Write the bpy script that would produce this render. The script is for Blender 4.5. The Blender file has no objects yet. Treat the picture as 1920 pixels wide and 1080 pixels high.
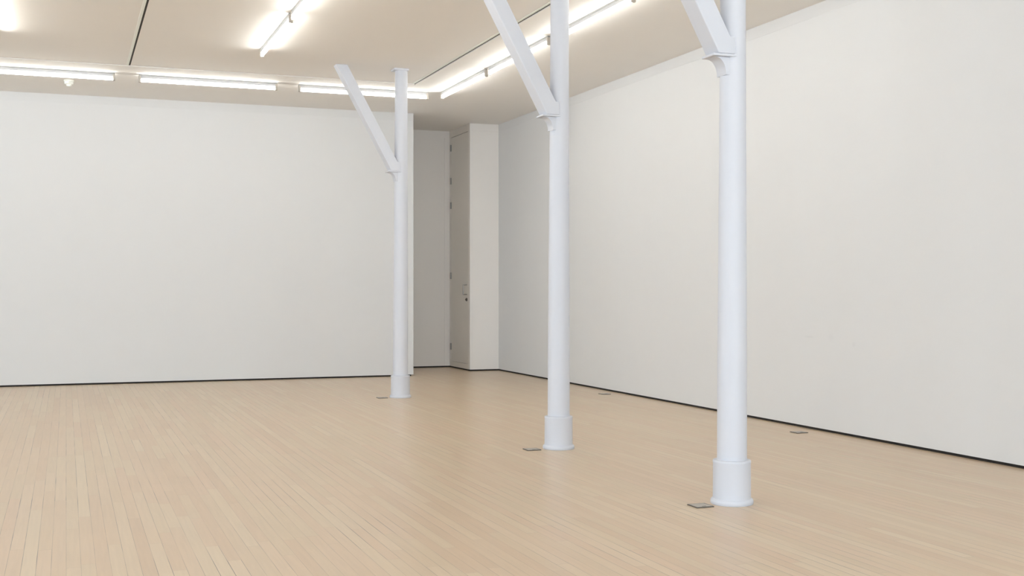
import bpy, bmesh, math, random
from mathutils import Vector, Matrix
S = bpy.context.scene
C = S.collection
SOUTH, WEST, TUBE = 172, 90, 23.5
DAYC = (.66, .82, 1)
WORLD = 1.5
EXPO = .03
H = 3.625          # ceiling height
CAMH = 1.2
XR = 5.97          # right wall face
YL = 15.70         # face of the long wall at the left of the photo
XS = -8.0; YB = -11.0   # sides behind / beside the camera
BAND = 3.52        # top of wall lining

# ---------------------------------------------------------------- materials
def mat(name):
    m = bpy.data.materials.new(name); m.use_nodes = True
    nt = m.node_tree; b = nt.nodes['Principled BSDF']
    return m, nt, b
def N(nt, t, **k):
    n = nt.nodes.new(t)
    for a, v in k.items(): setattr(n, a, v)
    return n
def paint(name, col, rough=.6, mottled=.015, bump=.02, scale=6, spec=.5):
    m, nt, b = mat(name)
    tc = N(nt, 'ShaderNodeTexCoord'); no = N(nt, 'ShaderNodeTexNoise')
    no.inputs['Scale'].default_value = scale; no.inputs['Detail'].default_value = 4
    mp = N(nt, 'ShaderNodeMapRange'); mp.inputs['To Min'].default_value = 1 - mottled; mp.inputs['To Max'].default_value = 1 + mottled
    mx = N(nt, 'ShaderNodeVectorMath', operation='SCALE'); mx.inputs[0].default_value = col
    nt.links.new(tc.outputs['Object'], no.inputs['Vector']); nt.links.new(no.outputs['Fac'], mp.inputs['Value'])
    nt.links.new(mp.outputs['Result'], mx.inputs['Scale']); nt.links.new(mx.outputs['Vector'], b.inputs['Base Color'])
    n2 = N(nt, 'ShaderNodeTexNoise'); n2.inputs['Scale'].default_value = 180; n2.inputs['Detail'].default_value = 3
    nt.links.new(tc.outputs['Object'], n2.inputs['Vector'])
    bp = N(nt, 'ShaderNodeBump'); bp.inputs['Strength'].default_value = bump; bp.inputs['Distance'].default_value = .002
    nt.links.new(n2.outputs['Fac'], bp.inputs['Height']); nt.links.new(bp.outputs['Normal'], b.inputs['Normal'])
    b.inputs['Roughness'].default_value = rough; b.inputs['Specular IOR Level'].default_value = spec
    return m
WALLC = (.785, .775, .757)
M_wall = paint('white_wall_paint', WALLC, .75, .006, spec=.3)
M_alc = paint('wall_paint_alcove_lit', (.90, .85, .79), .75, .006, spec=.3)  # wall paint lightened and warmed in place of light missing from the alcove
M_door = paint('door_paint', (.86, .81, .74), .55, .006)
M_ceil = paint('ceiling_paint', (.935, .905, .865), .85, .008, scale=3, spec=.2)
M_strip = paint('trim_paint', (.93, .95, .88), .5, .004)
M_col = paint('gloss_column_paint', (.69, .70, .74), .5, .008, .06)
M_fix = paint('white_enamel', (.86, .85, .83), .4, .004)
M_body = paint('grey_white_enamel', (.46, .46, .465), .5, .004)
M_grey = paint('grey_metal_rail', (.36, .36, .35), .45, .02)
M_beige = paint('lampholder_plastic', (.50, .45, .39), .5, .01)
M_black = paint('black_shadow_gap', (.016, .012, .010), .8, .05)
M_slot = paint('slot_shade', (.04, .033, .026), .8, .05)  # dark colour stands in for the shade inside the ceiling slots
M_steel = paint('brushed_steel', (.36, .34, .31), .38, .03); M_steel.node_tree.nodes['Principled BSDF'].inputs['Metallic'].default_value = .8
M_dark = paint('dark_rim', (.10, .085, .07), .5, .05)
M_lid = paint('grey_floor_lid', (.46, .42, .37), .45, .04)

# right wall: same paint with three faint scuffs
def scuffed():
    m = M_wall.copy(); m.name = 'white_wall_paint_scuffed'
    nt = m.node_tree; b = nt.nodes['Principled BSDF']
    src = b.inputs['Base Color'].links[0].from_socket
    g = N(nt, 'ShaderNodeNewGeometry')
    for (p, s) in SCUFFS:
        sub = N(nt, 'ShaderNodeVectorMath', operation='SUBTRACT'); sub.inputs[1].default_value = p
        nt.links.new(g.outputs['Position'], sub.inputs[0])
        sc = N(nt, 'ShaderNodeVectorMath', operation='MULTIPLY'); sc.inputs[1].default_value = (0, 1 / s[0], 1 / s[1])
        nt.links.new(sub.outputs[0], sc.inputs[0])
        ln = N(nt, 'ShaderNodeVectorMath', operation='LENGTH'); nt.links.new(sc.outputs[0], ln.inputs[0])
        mr = N(nt, 'ShaderNodeMapRange'); mr.inputs['From Min'].default_value = .3; mr.inputs['From Max'].default_value = 1
        mr.inputs['To Min'].default_value = s[2]; mr.inputs['To Max'].default_value = 1
        nt.links.new(ln.outputs['Value'], mr.inputs['Value'])
        vm = N(nt, 'ShaderNodeVectorMath', operation='SCALE'); nt.links.new(src, vm.inputs[0]); nt.links.new(mr.outputs['Result'], vm.inputs['Scale'])
        src = vm.outputs[0]
    nt.links.new(src, b.inputs['Base Color'])
    return m
SCUFFS = [((XR, 8.56, .79), (.09, .012, .95)), ((XR, 7.95, .75), (.03, .03, .965)), ((XR, 8.25, .80), (.05, .04, .975))]
M_wallR = scuffed()

def floor_mat():
    m, nt, b = mat('maple_strip_floor'); L = nt.links.new
    def mth(op, a, c=None, d=None):
        n = N(nt, 'ShaderNodeMath', operation=op)
        for i, v in enumerate((a, c, d)):
            if v is None: continue
            if isinstance(v, (int, float)): n.inputs[i].default_value = v
            else: L(v, n.inputs[i])
        return n.outputs[0]
    g = N(nt, 'ShaderNodeNewGeometry'); sp = N(nt, 'ShaderNodeSeparateXYZ'); L(g.outputs['Position'], sp.inputs[0])
    W = .0605
    u = mth('DIVIDE', sp.outputs[0], W); row = mth('FLOOR', u); fu = mth('FRACT', u)
    wr = N(nt, 'ShaderNodeTexWhiteNoise', noise_dimensions='1D'); L(row, wr.inputs['W'])
    wr2 = N(nt, 'ShaderNodeTexWhiteNoise', noise_dimensions='1D'); L(mth('ADD', row, 371.3), wr2.inputs['W'])
    Lp = mth('ADD', mth('MULTIPLY', wr2.outputs['Value'], .7), .9)
    v = mth('ADD', mth('DIVIDE', sp.outputs[1], Lp), mth('MULTIPLY', wr.outputs['Value'], 17.0))
    # second irregularity so board lengths vary within a row
    v = mth('ADD', v, mth('MULTIPLY', mth('SINE', mth('MULTIPLY', v, 2.1)), .28))
    pid = mth('FLOOR', v); fv = mth('FRACT', v)
    cv = N(nt, 'ShaderNodeCombineXYZ'); L(row, cv.inputs[0]); L(pid, cv.inputs[1])
    wn = N(nt, 'ShaderNodeTexWhiteNoise', noise_dimensions='3D'); L(cv.outputs[0], wn.inputs['Vector'])
    ramp = N(nt, 'ShaderNodeValToRGB'); e = ramp.color_ramp.elements
    cols = FLOORC
    e[0].position = 0; e[0].color = (*cols[0], 1); e[1].position = 1; e[1].color = (*cols[-1], 1)
    for i in range(1, len(cols) - 1):
        q = ramp.color_ramp.elements.new(i / (len(cols) - 1)); q.color = (*cols[i], 1)
    L(wn.outputs['Value'], ramp.inputs['Fac'])
    # grain
    cg = N(nt, 'ShaderNodeCombineXYZ'); L(mth('MULTIPLY', sp.outputs[0], 55), cg.inputs[0])
    L(mth('ADD', mth('MULTIPLY', sp.outputs[1], 2.4), mth('MULTIPLY', wn.outputs['Value'], 40)), cg.inputs[1])
    ng = N(nt, 'ShaderNodeTexNoise'); ng.inputs['Scale'].default_value = 1; ng.inputs['Detail'].default_value = 5; ng.inputs['Distortion'].default_value = .6
    L(cg.outputs[0], ng.inputs['Vector'])
    gr = N(nt, 'ShaderNodeMapRange'); gr.inputs['From Min'].default_value = .25; gr.inputs['From Max'].default_value = .75
    gr.inputs['To Min'].default_value = .955; gr.inputs['To Max'].default_value = 1.04; L(ng.outputs['Fac'], gr.inputs['Value'])
    # broad wear
    nb = N(nt, 'ShaderNodeTexNoise'); nb.inputs['Scale'].default_value = .8; nb.inputs['Detail'].default_value = 3; L(g.outputs['Position'], nb.inputs['Vector'])
    br = N(nt, 'ShaderNodeMapRange'); br.inputs['To Min'].default_value = .955; br.inputs['To Max'].default_value = 1.045; L(nb.outputs['Fac'], br.inputs['Value'])
    # gaps
    eu = mth('MULTIPLY', mth('MINIMUM', fu, mth('SUBTRACT', 1.0, fu)), W)
    ev = mth('MULTIPLY', mth('MINIMUM', fv, mth('SUBTRACT', 1.0, fv)), Lp)
    hw = mth('ADD', mth('MULTIPLY', mth('POWER', wn.outputs['Value'], 2.0), .0012), .0004)
    gn = N(nt, 'ShaderNodeTexNoise'); gn.inputs['Scale'].default_value = 2.2; L(g.outputs['Position'], gn.inputs['Vector'])
    gst = N(nt, 'ShaderNodeMapRange'); gst.inputs['From Min'].default_value = .4; gst.inputs['From Max'].default_value = .62
    gst.inputs['To Min'].default_value = .35; gst.inputs['To Max'].default_value = .95; L(gn.outputs['Fac'], gst.inputs['Value'])
    gu = mth('MULTIPLY', mth('LESS_THAN', eu, hw), gst.outputs[0]); gv = mth('MULTIPLY', mth('LESS_THAN', ev, .0008), .45)
    gap = mth('MAXIMUM', gu, gv)
    k = mth('MULTIPLY', gr.outputs[0], br.outputs[0])
    sc = N(nt, 'ShaderNodeVectorMath', operation='SCALE'); L(ramp.outputs['Color'], sc.inputs[0]); L(k, sc.inputs['Scale'])
    mx = N(nt, 'ShaderNodeMix', data_type='RGBA'); L(gap, mx.inputs['Factor']); L(sc.outputs[0], mx.inputs['A']); mx.inputs['B'].default_value = (.10, .065, .04, 1)
    L(mx.outputs['Result'], b.inputs['Base Color'])
    # gloss
    rr = N(nt, 'ShaderNodeMapRange'); rr.inputs['To Min'].default_value = .283; rr.inputs['To Max'].default_value = .31
    nr = N(nt, 'ShaderNodeTexNoise'); nr.inputs['Scale'].default_value = 2.5; nr.inputs['Detail'].default_value = 4; L(g.outputs['Position'], nr.inputs['Vector'])
    L(nr.outputs['Fac'], rr.inputs['Value']); L(rr.outputs[0], b.inputs['Roughness'])
    bh = mth('ADD', mth('MULTIPLY', mth('SUBTRACT', 1.0, gap), .0), mth('MULTIPLY', nr.outputs['Fac'], .10))
    bp = N(nt, 'ShaderNodeBump'); bp.inputs['Strength'].default_value = .1; bp.inputs['Distance'].default_value = .002
    L(bh, bp.inputs['Height']); L(bp.outputs['Normal'], b.inputs['Normal'])
    b.inputs['Specular IOR Level'].default_value = FLOORSPEC
    return m
FLOORC = [(.64, .475, .32), (.67, .505, .345), (.655, .51, .345), (.69, .545, .375), (.67, .495, .34), (.70, .56, .39)]
FLOORSPEC = .40
M_floor = floor_mat()

def emis(name, col, st):
    m, nt, b = mat(name)
    b.inputs['Base Color'].default_value = (.9, .9, .9, 1)
    b.inputs['Emission Color'].default_value = (*col, 1); b.inputs['Emission Strength'].default_value = st
    tc = N(nt, 'ShaderNodeTexCoord')
    return m
M_tube = emis('lit_tube', (1.0, 1.0, .965), TUBE)
M_glass, _nt, _b = mat('window_glass')
_b.inputs['Transmission Weight'].default_value = 1; _b.inputs['Roughness'].default_value = .0; _b.inputs['Base Color'].default_value = (.95, .98, 1, 1)

# ---------------------------------------------------------------- mesh helpers
def box(bm, x0, x1, y0, y1, z0, z1):
    vs = [bm.verts.new(p) for p in ((x0,y0,z0),(x1,y0,z0),(x1,y1,z0),(x0,y1,z0),(x0,y0,z1),(x1,y0,z1),(x1,y1,z1),(x0,y1,z1))]
    for f in ((3,2,1,0),(4,5,6,7),(0,1,5,4),(1,2,6,5),(2,3,7,6),(3,0,4,7)): bm.faces.new([vs[i] for i in f])
    return vs
def prism(bm, prof, y0, y1):           # profile in XZ, extruded along Y
    a = [bm.verts.new((p[0], y0, p[1])) for p in prof]; b = [bm.verts.new((p[0], y1, p[1])) for p in prof]
    n = len(prof)
    bm.faces.new(a); bm.faces.new(b[::-1])
    for i in range(n): bm.faces.new((a[i], b[i], b[(i+1) % n], a[(i+1) % n]))
def lathe(bm, prof, seg=64, cx=0, cy=0, lean=(0, 0)):
    rings = []
    for r, z in prof:
        ox = cx + lean[0] * z; oy = cy + lean[1] * z
        rings.append([bm.verts.new((ox + r * math.cos(2*math.pi*i/seg), oy + r * math.sin(2*math.pi*i/seg), z)) for i in range(seg)])
    for a, b in zip(rings, rings[1:]):
        for i in range(seg): bm.faces.new((a[i], a[(i+1) % seg], b[(i+1) % seg], b[i]))
    bm.faces.new(rings[0][::-1]); bm.faces.new(rings[-1])
def cyl(bm, p, q, r, seg=20):
    p = Vector(p); q = Vector(q); d = (q - p).normalized()
    u = d.orthogonal().normalized(); v = d.cross(u)
    A = [bm.verts.new(p + r*(math.cos(2*math.pi*i/seg)*u + math.sin(2*math.pi*i/seg)*v)) for i in range(seg)]
    B = [bm.verts.new(q + r*(math.cos(2*math.pi*i/seg)*u + math.sin(2*math.pi*i/seg)*v)) for i in range(seg)]
    for i in range(seg): bm.faces.new((A[i], A[(i+1) % seg], B[(i+1) % seg], B[i]))
    bm.faces.new(A[::-1]); bm.faces.new(B)
def obj(name, bm, m, parent=None, smooth=False, bevel=0, seg=2):
    bmesh.ops.recalc_face_normals(bm, faces=bm.faces)
    me = bpy.data.meshes.new(name); bm.to_mesh(me); bm.free(); me.materials.append(m)
    o = bpy.data.objects.new(name, me); C.objects.link(o)
    if parent: o.parent = parent
    if smooth:
        for p in me.polygons: p.use_smooth = True
        me.set_sharp_from_angle(angle=math.radians(38))
    if bevel:
        b = o.modifiers.new('bevel', 'BEVEL'); b.width = bevel; b.segments = seg; b.limit_method = 'ANGLE'; b.angle_limit = math.radians(40)
        b.harden_normals = smooth
    return o
def struct(name, bm, m, label=None, **k):
    o = obj(name, bm, m, **k); o['kind'] = 'structure'
    return o
def thing(name, label, cat, loc=(0,0,0), group=None, rz=0):
    o = bpy.data.objects.new(name, None); C.objects.link(o); o.location = loc; o.rotation_euler = (0, 0, rz)
    o.empty_display_size = .1
    o['label'] = label; o['category'] = cat
    if group: o['group'] = group
    return o
def copy_thing(root, loc, label, rz=None):
    r = root.copy(); C.objects.link(r); r.location = loc; r['label'] = label
    if rz is not None: r.rotation_euler = (0, 0, rz)
    for ch in list(root.children):
        c = ch.copy(); C.objects.link(c); c.parent = r
        for g in list(ch.children):
            d = g.copy(); C.objects.link(d); d.parent = c
    return r

# ---------------------------------------------------------------- shell
bm = bmesh.new(); box(bm, XS-.3, XR+.3, YB-.3, 17.6, -.12, 0); struct('floor', bm, M_floor)

# walls stop 2 cm above the floor over a recessed black strip; top 10 cm set back a little
G = .021
def wall_y(name, x0, x1, yf, th, m, sgn=1, base='gap_shade'):   # face at y = yf, body towards +y*sgn
    bm = bmesh.new()
    ys = sorted((yf, yf + sgn*th)); yb = sorted((yf - sgn*.003, yf + sgn*th))
    box(bm, x0, x1, ys[0], ys[1], G, BAND); box(bm, x0, x1, yb[0], yb[1], BAND, H)
    return struct(name, bm, m)
def wall_x(name, xf, y0, y1, th, m, sgn=1, back=-.003):
    bm = bmesh.new()
    xs = sorted((xf, xf + sgn*th)); xb = sorted((xf + sgn*back, xf + sgn*th))
    box(bm, xs[0], xs[1], y0, y1, G, BAND); box(bm, xb[0], xb[1], y0, y1, BAND, H)
    return struct(name, bm, m)
XE = 4.486      # free end of the long wall
wall_y('wall_left', XS, XE, YL, .14, M_wall)
wall_x('wall_right', XR, YB, 16.33, .2, M_wallR)
YK = 17.30; XD = 5.522
wall_y('wall_back', 0.0, XD + .4, YK, .15, M_alc)
# stub facing the camera
bm = bmesh.new(); box(bm, XD, XR + .2, 16.33, 16.40, G, BAND); box(bm, XD - .003, XR + .2, 16.326, 16.40, BAND, H); struct('wall_stub', bm, M_alc, bevel=.003)
# door wall (faces -X): jambs, head and foot round the leaf
DY0, DY1, DZ0, DZ1 = 16.425, 17.235, .096, 3.515
bm = bmesh.new()
box(bm, XD, XD+.12, 16.40, DY0, G, BAND); box(bm, XD, XD+.12, DY1, YK, G, BAND)
box(bm, XD, XD+.12, DY0, DY1, G, DZ0)
box(bm, XD-.003, XD+.12, 16.40, YK, BAND, H)
box(bm, XD+.045, XD+.12, DY0, DY1, DZ0, BAND)
struct('wall_alcove', bm, M_door)
wall_x('wall_corridor', 0.0, YL + .14, YK, .15, M_alc, -1)
# recessed black strips standing in for the shade in the gap under the walls
def strip(name, x0, x1, y0, y1):
    bm = bmesh.new(); box(bm, x0, x1, y0, y1, 0, G); struct(name, bm, M_black)
strip('gap_shade_left', XS, XE - .03, YL + .012, YL + .13)
strip('gap_shade_right', XR + .012, XR + .2, YB, 16.34)
strip('gap_shade_back', 0.0, XD + .03, YK + .010, YK + .15)
strip('gap_shade_stub', XD + .015, XR + .02, 16.342, 16.39)
strip('gap_shade_alcove', XD + .012, XD + .1, 16.39, YK + .012)
# pale frame strip beside the alcove corner
bm = bmesh.new(); box(bm, 5.438, 5.500, YK-.010, YK, G, BAND); struct('trim_1', bm, M_alc, bevel=.002)

# walls behind and beside the camera, with windows for the daylight
WZ0, WZ1 = .55, 3.25
wins = [(-7.4, -5.0), (-4.4, -2.0), (-1.4, 1.0), (1.6, 3.4), (3.8, 5.7)]
bm = bmesh.new()
edges = [XS] + [e for w in wins for e in w] + [XR + .2]
for i in range(0, len(edges), 2): box(bm, edges[i], edges[i+1], YB-.2, YB, 0, H)
for a, b_ in wins: box(bm, a, b_, YB-.2, YB, 0, WZ0); box(bm, a, b_, YB-.2, YB, WZ1, H)
struct('wall_behind', bm, M_wall)
sw = [(-9.5, -6.5), (-5.5, -2.5), (-1.5, 1.5), (2.5, 5.5), (6.5, 9.5), (10.5, 13.5)]  # side windows added to spread light, the last for the right wall's far end
bm = bmesh.new()
edges = [YB-.2] + [e for w in sw for e in w] + [YL+.14]
for i in range(0, len(edges), 2): box(bm, XS-.2, XS, edges[i], edges[i+1], 0, H)
for a, b_ in sw: box(bm, XS-.2, XS, a, b_, 0, WZ0); box(bm, XS-.2, XS, a, b_, WZ1, H)
struct('wall_far_side', bm, M_wall)
def added_window_west(i, a, b_):
    bm = bmesh.new(); f = .05
    box(bm, XS-.14, XS-.07, a, a+f, WZ0, WZ1); box(bm, XS-.14, XS-.07, b_-f, b_, WZ0, WZ1)
    box(bm, XS-.14, XS-.07, a+f, b_-f, WZ0, WZ0+f); box(bm, XS-.14, XS-.07, a+f, b_-f, WZ1-f, WZ1)
    box(bm, XS-.13, XS-.08, a+f, b_-f, (WZ0+WZ1)/2-.02, (WZ0+WZ1)/2+.02); box(bm, XS-.13, XS-.08, (a+b_)/2-.02, (a+b_)/2+.02, WZ0+f, WZ1-f)
    w = struct('window_%d' % i, bm, M_fix)
    bm = bmesh.new(); box(bm, XS-.108, XS-.102, a+f, b_-f, WZ0+f, WZ1-f); obj('pane', bm, M_glass, w)
for i, (a, b_) in enumerate(sw): added_window_west(6+i, a, b_)
for i, (a, b_) in enumerate(wins):
    bm = bmesh.new(); f = .05
    box(bm, a, a+f, YB-.14, YB-.07, WZ0, WZ1); box(bm, b_-f, b_, YB-.14, YB-.07, WZ0, WZ1)
    box(bm, a+f, b_-f, YB-.14, YB-.07, WZ0, WZ0+f); box(bm, a+f, b_-f, YB-.14, YB-.07, WZ1-f, WZ1)
    box(bm, a+f, b_-f, YB-.13, YB-.08, (WZ0+WZ1)/2-.02, (WZ0+WZ1)/2+.02); box(bm, (a+b_)/2-.02, (a+b_)/2+.02, YB-.13, YB-.08, WZ0+f, WZ1-f)
    w = struct('window_%d' % (i+1), bm, M_fix)
    bm = bmesh.new(); box(bm, a+f, b_-f, YB-.108, YB-.102, WZ0+f, WZ1-f); obj('pane', bm, M_glass, w)

# ---------------------------------------------------------------- ceiling: three flat fields, two dark slots
XG1, XG2, YG, SW = .645, 3.868, 13.46, .018
top = H + .18
bm = bmesh.new()
HC = H + .008
box(bm, XS-.2, XG1 - SW/2, YB-.2, YG, HC, top)
box(bm, XG1 + SW/2, XG2 - SW/2, YB-.2, YG, HC, top)
box(bm, XG2 + SW/2, XR+.2, YB-.2, YG + .06, H, top)
box(bm, XG2 - SW/2 , XG2 + SW/2, YG+.06, YG+.08, H, top)
box(bm, XS-.2, XG2 - SW/2, YG, YG+.08, H, top)
box(bm, XG2 + SW/2, XR+.2, YG+.06, YG+.08, H, top)
box(bm, XS-.2, XR+.2, YG+.08, 17.5, H, top)
struct('ceiling', bm, M_ceil)
for n, xg, y1 in ((2, XG1, YG), (3, XG2, YG + .06)):
    bm = bmesh.new()
    box(bm, xg - SW/2, xg + SW/2, YB, y1, H + .010, H + .05)
    o = struct('trim_%d' % n, bm, M_slot)  # dark fill painted as the slot's inner shade
    bm = bmesh.new(); zc = HC
    box(bm, xg - SW/2 - .026, xg - SW/2 - .001, YB, YG, zc - .003, zc + .004)
    obj('edge_bead', bm, M_strip, o)

# ---------------------------------------------------------------- columns
COLX = 3.47
def column(x, y, label):
    t = thing('column', label, 'column', (x, y, 0), 'cast iron columns with diagonal braces')
    lean = (.0033, .0013)
    bm = bmesh.new()
    lathe(bm, [(.083, .235), (.082, .8), (.0775, 1.6), (.0735, 2.3), (.0705, 3.0), (.0695, H-.012)], 64, 0, 0, lean)
    sh = obj('shaft', bm, M_col, t, smooth=True)
    bm = bmesh.new()
    lathe(bm, [(.106, .030), (.1055, .05), (.1045, .225), (.1060, .232), (.1060, .240), (.103, .245), (.086, .247)], 64)
    bs = obj('base_collar', bm, M_col, t, smooth=True)
    bm = bmesh.new()
    lathe(bm, [(.116, .0), (.119, .006), (.119, .018), (.116, .026), (.110, .031), (.104, .033)], 64)
    obj('base_ring', bm, M_col, bs, smooth=True)
    # capital plate against the ceiling
    bm = bmesh.new(); box(bm, -.088, .078, -.075, .075, H-.012, H+.0075)
    obj('cap_plate', bm, M_col, t, bevel=.003)
    # corbel: seat plate on a curved bracket
    px = -.155
    prof = [(px+.022, 2.487)]
    for k in range(9):
        a = k/8 * math.pi/2
        prof.append((px + .026 + (-.066 - px - .026) * math.sin(a)**1.0 * .999, 2.484 - .095*(1 - math.cos(a))))
    prof += [(-.03, 2.39), (-.03, 2.487)]
    bm = bmesh.new(); prism(bm, prof, -.050, .050)
    cb = obj('corbel', bm, M_col, t, smooth=True, bevel=.016, seg=4)
    bm = bmesh.new(); box(bm, px, .0, -.068, .068, 2.488, 2.502)
    obj('seat_plate', bm, M_col, cb, bevel=.004)
    # diagonal brace
    s = .542
    xt = 2.86 - COLX; zt = H + .0075
    def ex(z): return xt + s * (zt - z)      # upper edge of the brace
    w = .125
    zb = 2.502
    bm = bmesh.new()
    prism(bm, [(ex(zt) - w, zt), (ex(zt), zt), (ex(2.60), 2.60), (-.02, 2.60), (-.02, zb), (ex(zb) - w, zb)], -.070, .070)
    obj('brace', bm, M_col, t, bevel=.006, seg=3)
    return t
c3 = column(3.488, 5.737, 'white iron column with diagonal brace, nearest and largest, standing furthest right')
copy_thing(c3, (3.468, 8.173, 0), 'white iron column with diagonal brace, middle of the three in the row')
copy_thing(c3, (3.462, 12.64, 0), 'white iron column with diagonal brace, farthest, standing before the end of the left wall')

# ---------------------------------------------------------------- floor boxes
def floor_box(x, y, label):
    t = thing('floor_socket', label, 'floor socket', (x, y, 0), 'square grey socket lids in the floor')
    bm = bmesh.new(); s, i = .054, .047
    for a in ((-s, s, -s, -i), (-s, s, i, s), (-s, -i, -i, i), (i, s, -i, i)): box(bm, *a, -.0, .005)
    obj('frame', bm, M_dark, t)
    bm = bmesh.new(); box(bm, -i+.001, i-.001, -i+.001, i-.001, 0, .0055)
    lid = obj('lid', bm, M_lid, t)
    bm = bmesh.new(); box(bm, -.012, .012, -.040, -.034, .0055, .0065)
    obj('finger_latch', bm, M_dark, lid)
    return t
f1 = floor_box(3.282, 5.725, 'square grey socket lid in the floor by the nearest column')
for x, y, l in ((3.255, 8.18, 'square grey socket lid in the floor left of the middle column'),
                (3.257, 12.65, 'square grey socket lid in the floor left of the farthest column'),
                (5.752, 12.21, 'small grey socket lid by the right wall, seen just right of the middle column'),
                (5.733, 8.367, 'small grey socket lid by the right wall, seen right of the nearest column')):
    copy_thing(f1, (x, y, 0), l)

# ---------------------------------------------------------------- fluorescent battens (run along local X, from 0 to length)
def batten(L, label, loc, rz, zc=H, group='fluorescent battens on the ceiling'):
    t = thing('fluorescent_light', label, 'ceiling light', (loc[0], loc[1], zc), group, rz)
    bm = bmesh.new(); box(bm, .004, L-.004, -.0165, .0165, -.014, 0); obj('rail', bm, M_grey, t)
    bm = bmesh.new(); prism(bm, [(.006, -.014), (.006, -.042), (L-.006, -.042), (L-.006, -.014)], -.015, .015)
    obj('body', bm, M_body, t, bevel=.003)
    bm = bmesh.new(); cyl(bm, (.024, 0, -.066), (L-.024, 0, -.066), .0165, 16)
    obj('tube', bm, M_tube, t, smooth=True)
    for a, b_ in ((0, .026), (L-.026, L)):
        bm = bmesh.new(); box(bm, a, b_, -.019, .019, -.088, -.012)
        obj('lampholder', bm, M_beige, t, bevel=.004)
    return t
R90 = math.pi/2
YF = 13.945
# row along the left wall
batten(1.56, 'lit tube light in the row before the left wall, middle of its three', (.765, YF), 0)
batten(1.60, 'lit tube light in the row before the left wall, passing behind the farthest column', (2.572, YF), 0)
batten(1.60, 'lit tube light in the row before the left wall, cut by the left edge', (-1.085, YF), 0)
# row along the right wall
XF = 4.325
def down(y_far, L, x, label, zc=H): return batten(L, label, (x, y_far - L), R90, zc)
down(13.86, 1.64, XF, 'lit tube light in the right hand row, farthest, ending near the ceiling corner')
down(12.14, 1.72, XF, 'lit tube light in the right hand row, crossed by the middle column brace')
down(10.34, 1.72, XF, 'lit tube light in the right hand row, between the middle and nearest columns')
XM = 1.853; XQ = -.60
down(12.05, 1.66, XM, 'lit tube light at mid ceiling, showing its whole tube and round glow', HC)
down(10.31, 1.66, XM, 'lit tube light at mid ceiling, cut by the top edge', HC)
down(12.05, 1.71, XQ, 'lit tube light at the top left corner, mostly outside the frame', HC)
hid = 'unseen tube light further back in the %s row over the room'
for k in range(5):
    down(8.5 - 3.6*k, 1.71, XF, hid % 'right hand')
for k in range(5):
    down(8.5 - 3.6*k, 1.71, XM, hid % 'middle', HC)
    down(8.5 - 3.6*k, 1.71, XQ, hid % 'left hand', HC)
for k in range(4):
    down(11.9 - 3.6*k, 1.71, -3.4, hid % 'outermost left', HC)
batten(1.60, 'unseen tube light at the far left of the left wall row', (-2.95, YF), 0)

# ---------------------------------------------------------------- smoke detector
batten(1.60, 'unseen tube light added in the passage behind the left wall to brighten the alcove', (1.7, 16.55), 0)  # no such fitting known; added to brighten the alcove

t = thing('smoke_detector', 'small round white smoke detector on the ceiling near the left wall', 'smoke detector', (.03, 14.62, H))
bm = bmesh.new(); lathe(bm, [(.054, -.018), (.056, -.015), (.056, 0)], 40); obj('base', bm, M_strip, t, smooth=True)
bm = bmesh.new(); lathe(bm, [(.020, -.072), (.028, -.066), (.030, -.052), (.046, -.044), (.050, -.036), (.050, -.018)], 40); obj('sensor_head', bm, M_strip, t, smooth=True)

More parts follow.
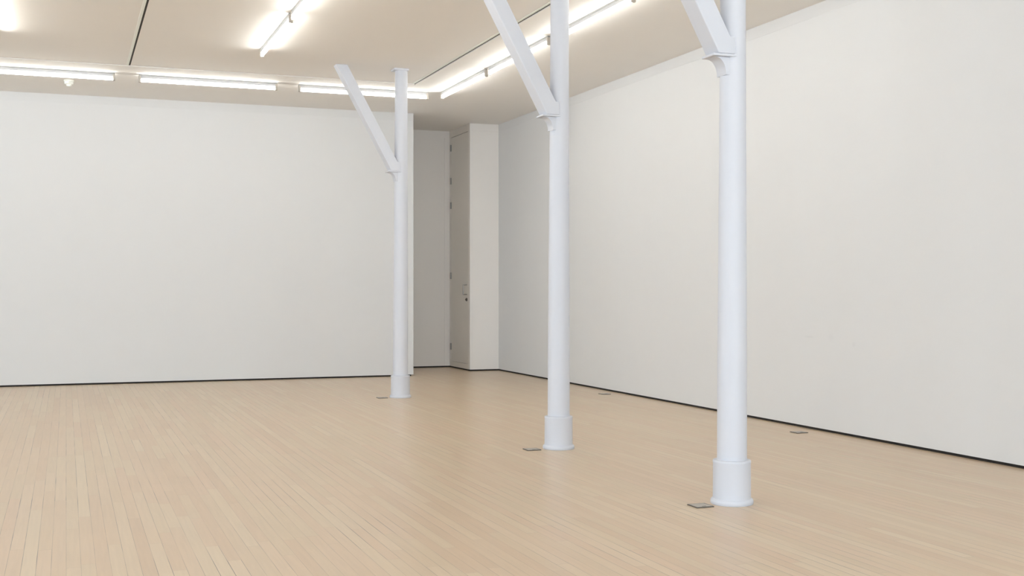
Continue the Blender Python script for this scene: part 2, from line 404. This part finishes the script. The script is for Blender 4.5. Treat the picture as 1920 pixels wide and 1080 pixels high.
# ---------------------------------------------------------------- door in the alcove
bm = bmesh.new(); box(bm, XD+.003, XD+.043, DY0+.004, DY1-.004, DZ0+.004, DZ1-.002)
d = struct('door_1', bm, M_door)
for z in (3.359, 2.855, 2.479, 1.404, .322):
    bm = bmesh.new(); cyl(bm, (XD-.008, DY1-.002, z-.05), (XD-.008, DY1-.002, z+.05), .008, 16); box(bm, XD-.004, XD+.0035, DY1-.024, DY1-.004, z-.05, z+.05)
    h = obj('hinge', bm, M_steel, d, smooth=True); h['label'] = 'dark steel hinge'
bm = bmesh.new()
hy = 16.475; hx = XD-.055
cyl(bm, (XD+.003, hy, 1.262), (hx, hy, 1.262), .007); cyl(bm, (XD+.003, hy, 1.120), (hx, hy, 1.120), .007); cyl(bm, (hx, hy, 1.113), (hx, hy, 1.269), .0075)
h = obj('door_handle', bm, M_steel, d, smooth=True); h['label'] = 'steel pull handle'
bm = bmesh.new(); cyl(bm, (XD+.003, hy, 1.045), (XD-.010, hy, 1.045), .024, 24); cyl(bm, (XD-.010, hy, 1.045), (XD-.022, hy, 1.045), .011, 16)
h = obj('lock', bm, M_dark, d, smooth=True); h['label'] = 'dark round lock'

# ---------------------------------------------------------------- light
SW_ = (.4, .7, 1, 1.4, 1.6)
w = bpy.data.worlds.new('World'); S.world = w; w.use_nodes = True
bg = w.node_tree.nodes['Background']; bg.inputs['Color'].default_value = (.72, .84, 1, 1); bg.inputs['Strength'].default_value = WORLD
for i, (a, b_) in enumerate(wins):
    l = bpy.data.lights.new('daylight', 'AREA'); l.shape = 'RECTANGLE'; l.size = b_-a-.1; l.size_y = WZ1-WZ0-.1
    l.energy = SOUTH * (b_-a)/2 * SW_[i]; l.color = DAYC
    o = bpy.data.objects.new('daylight', l); C.objects.link(o)
    o.location = ((a+b_)/2, YB-.05, (WZ0+WZ1)/2); o.rotation_euler = (-math.pi/2, 0, 0)
    o.rotation_euler = (math.pi/2, 0, 0)

for a, b_ in sw:  # lamps of the added side windows
    l = bpy.data.lights.new('daylight', 'AREA'); l.shape = 'RECTANGLE'; l.size = b_-a-.1; l.size_y = WZ1-WZ0-.1
    l.energy = WEST; l.color = DAYC
    o = bpy.data.objects.new('daylight', l); C.objects.link(o)
    o.location = (XS-.05, (a+b_)/2, (WZ0+WZ1)/2); o.rotation_euler = (math.pi/2, 0, -math.pi/2)

cam = bpy.data.cameras.new('camera'); co = bpy.data.objects.new('camera', cam); C.objects.link(co)
cam.sensor_width = 36; cam.lens = 2209/1920*36; cam.shift_y = 2/1920; cam.clip_start = .05
co.location = (0, 0, CAMH); co.rotation_euler = (math.pi/2, 0, -math.atan2(836, 2209))
S.camera = co
v = S.view_settings; v.view_transform = 'Standard'; v.look = 'None'; v.gamma = 1; v.exposure = EXPO; v.use_curve_mapping = False
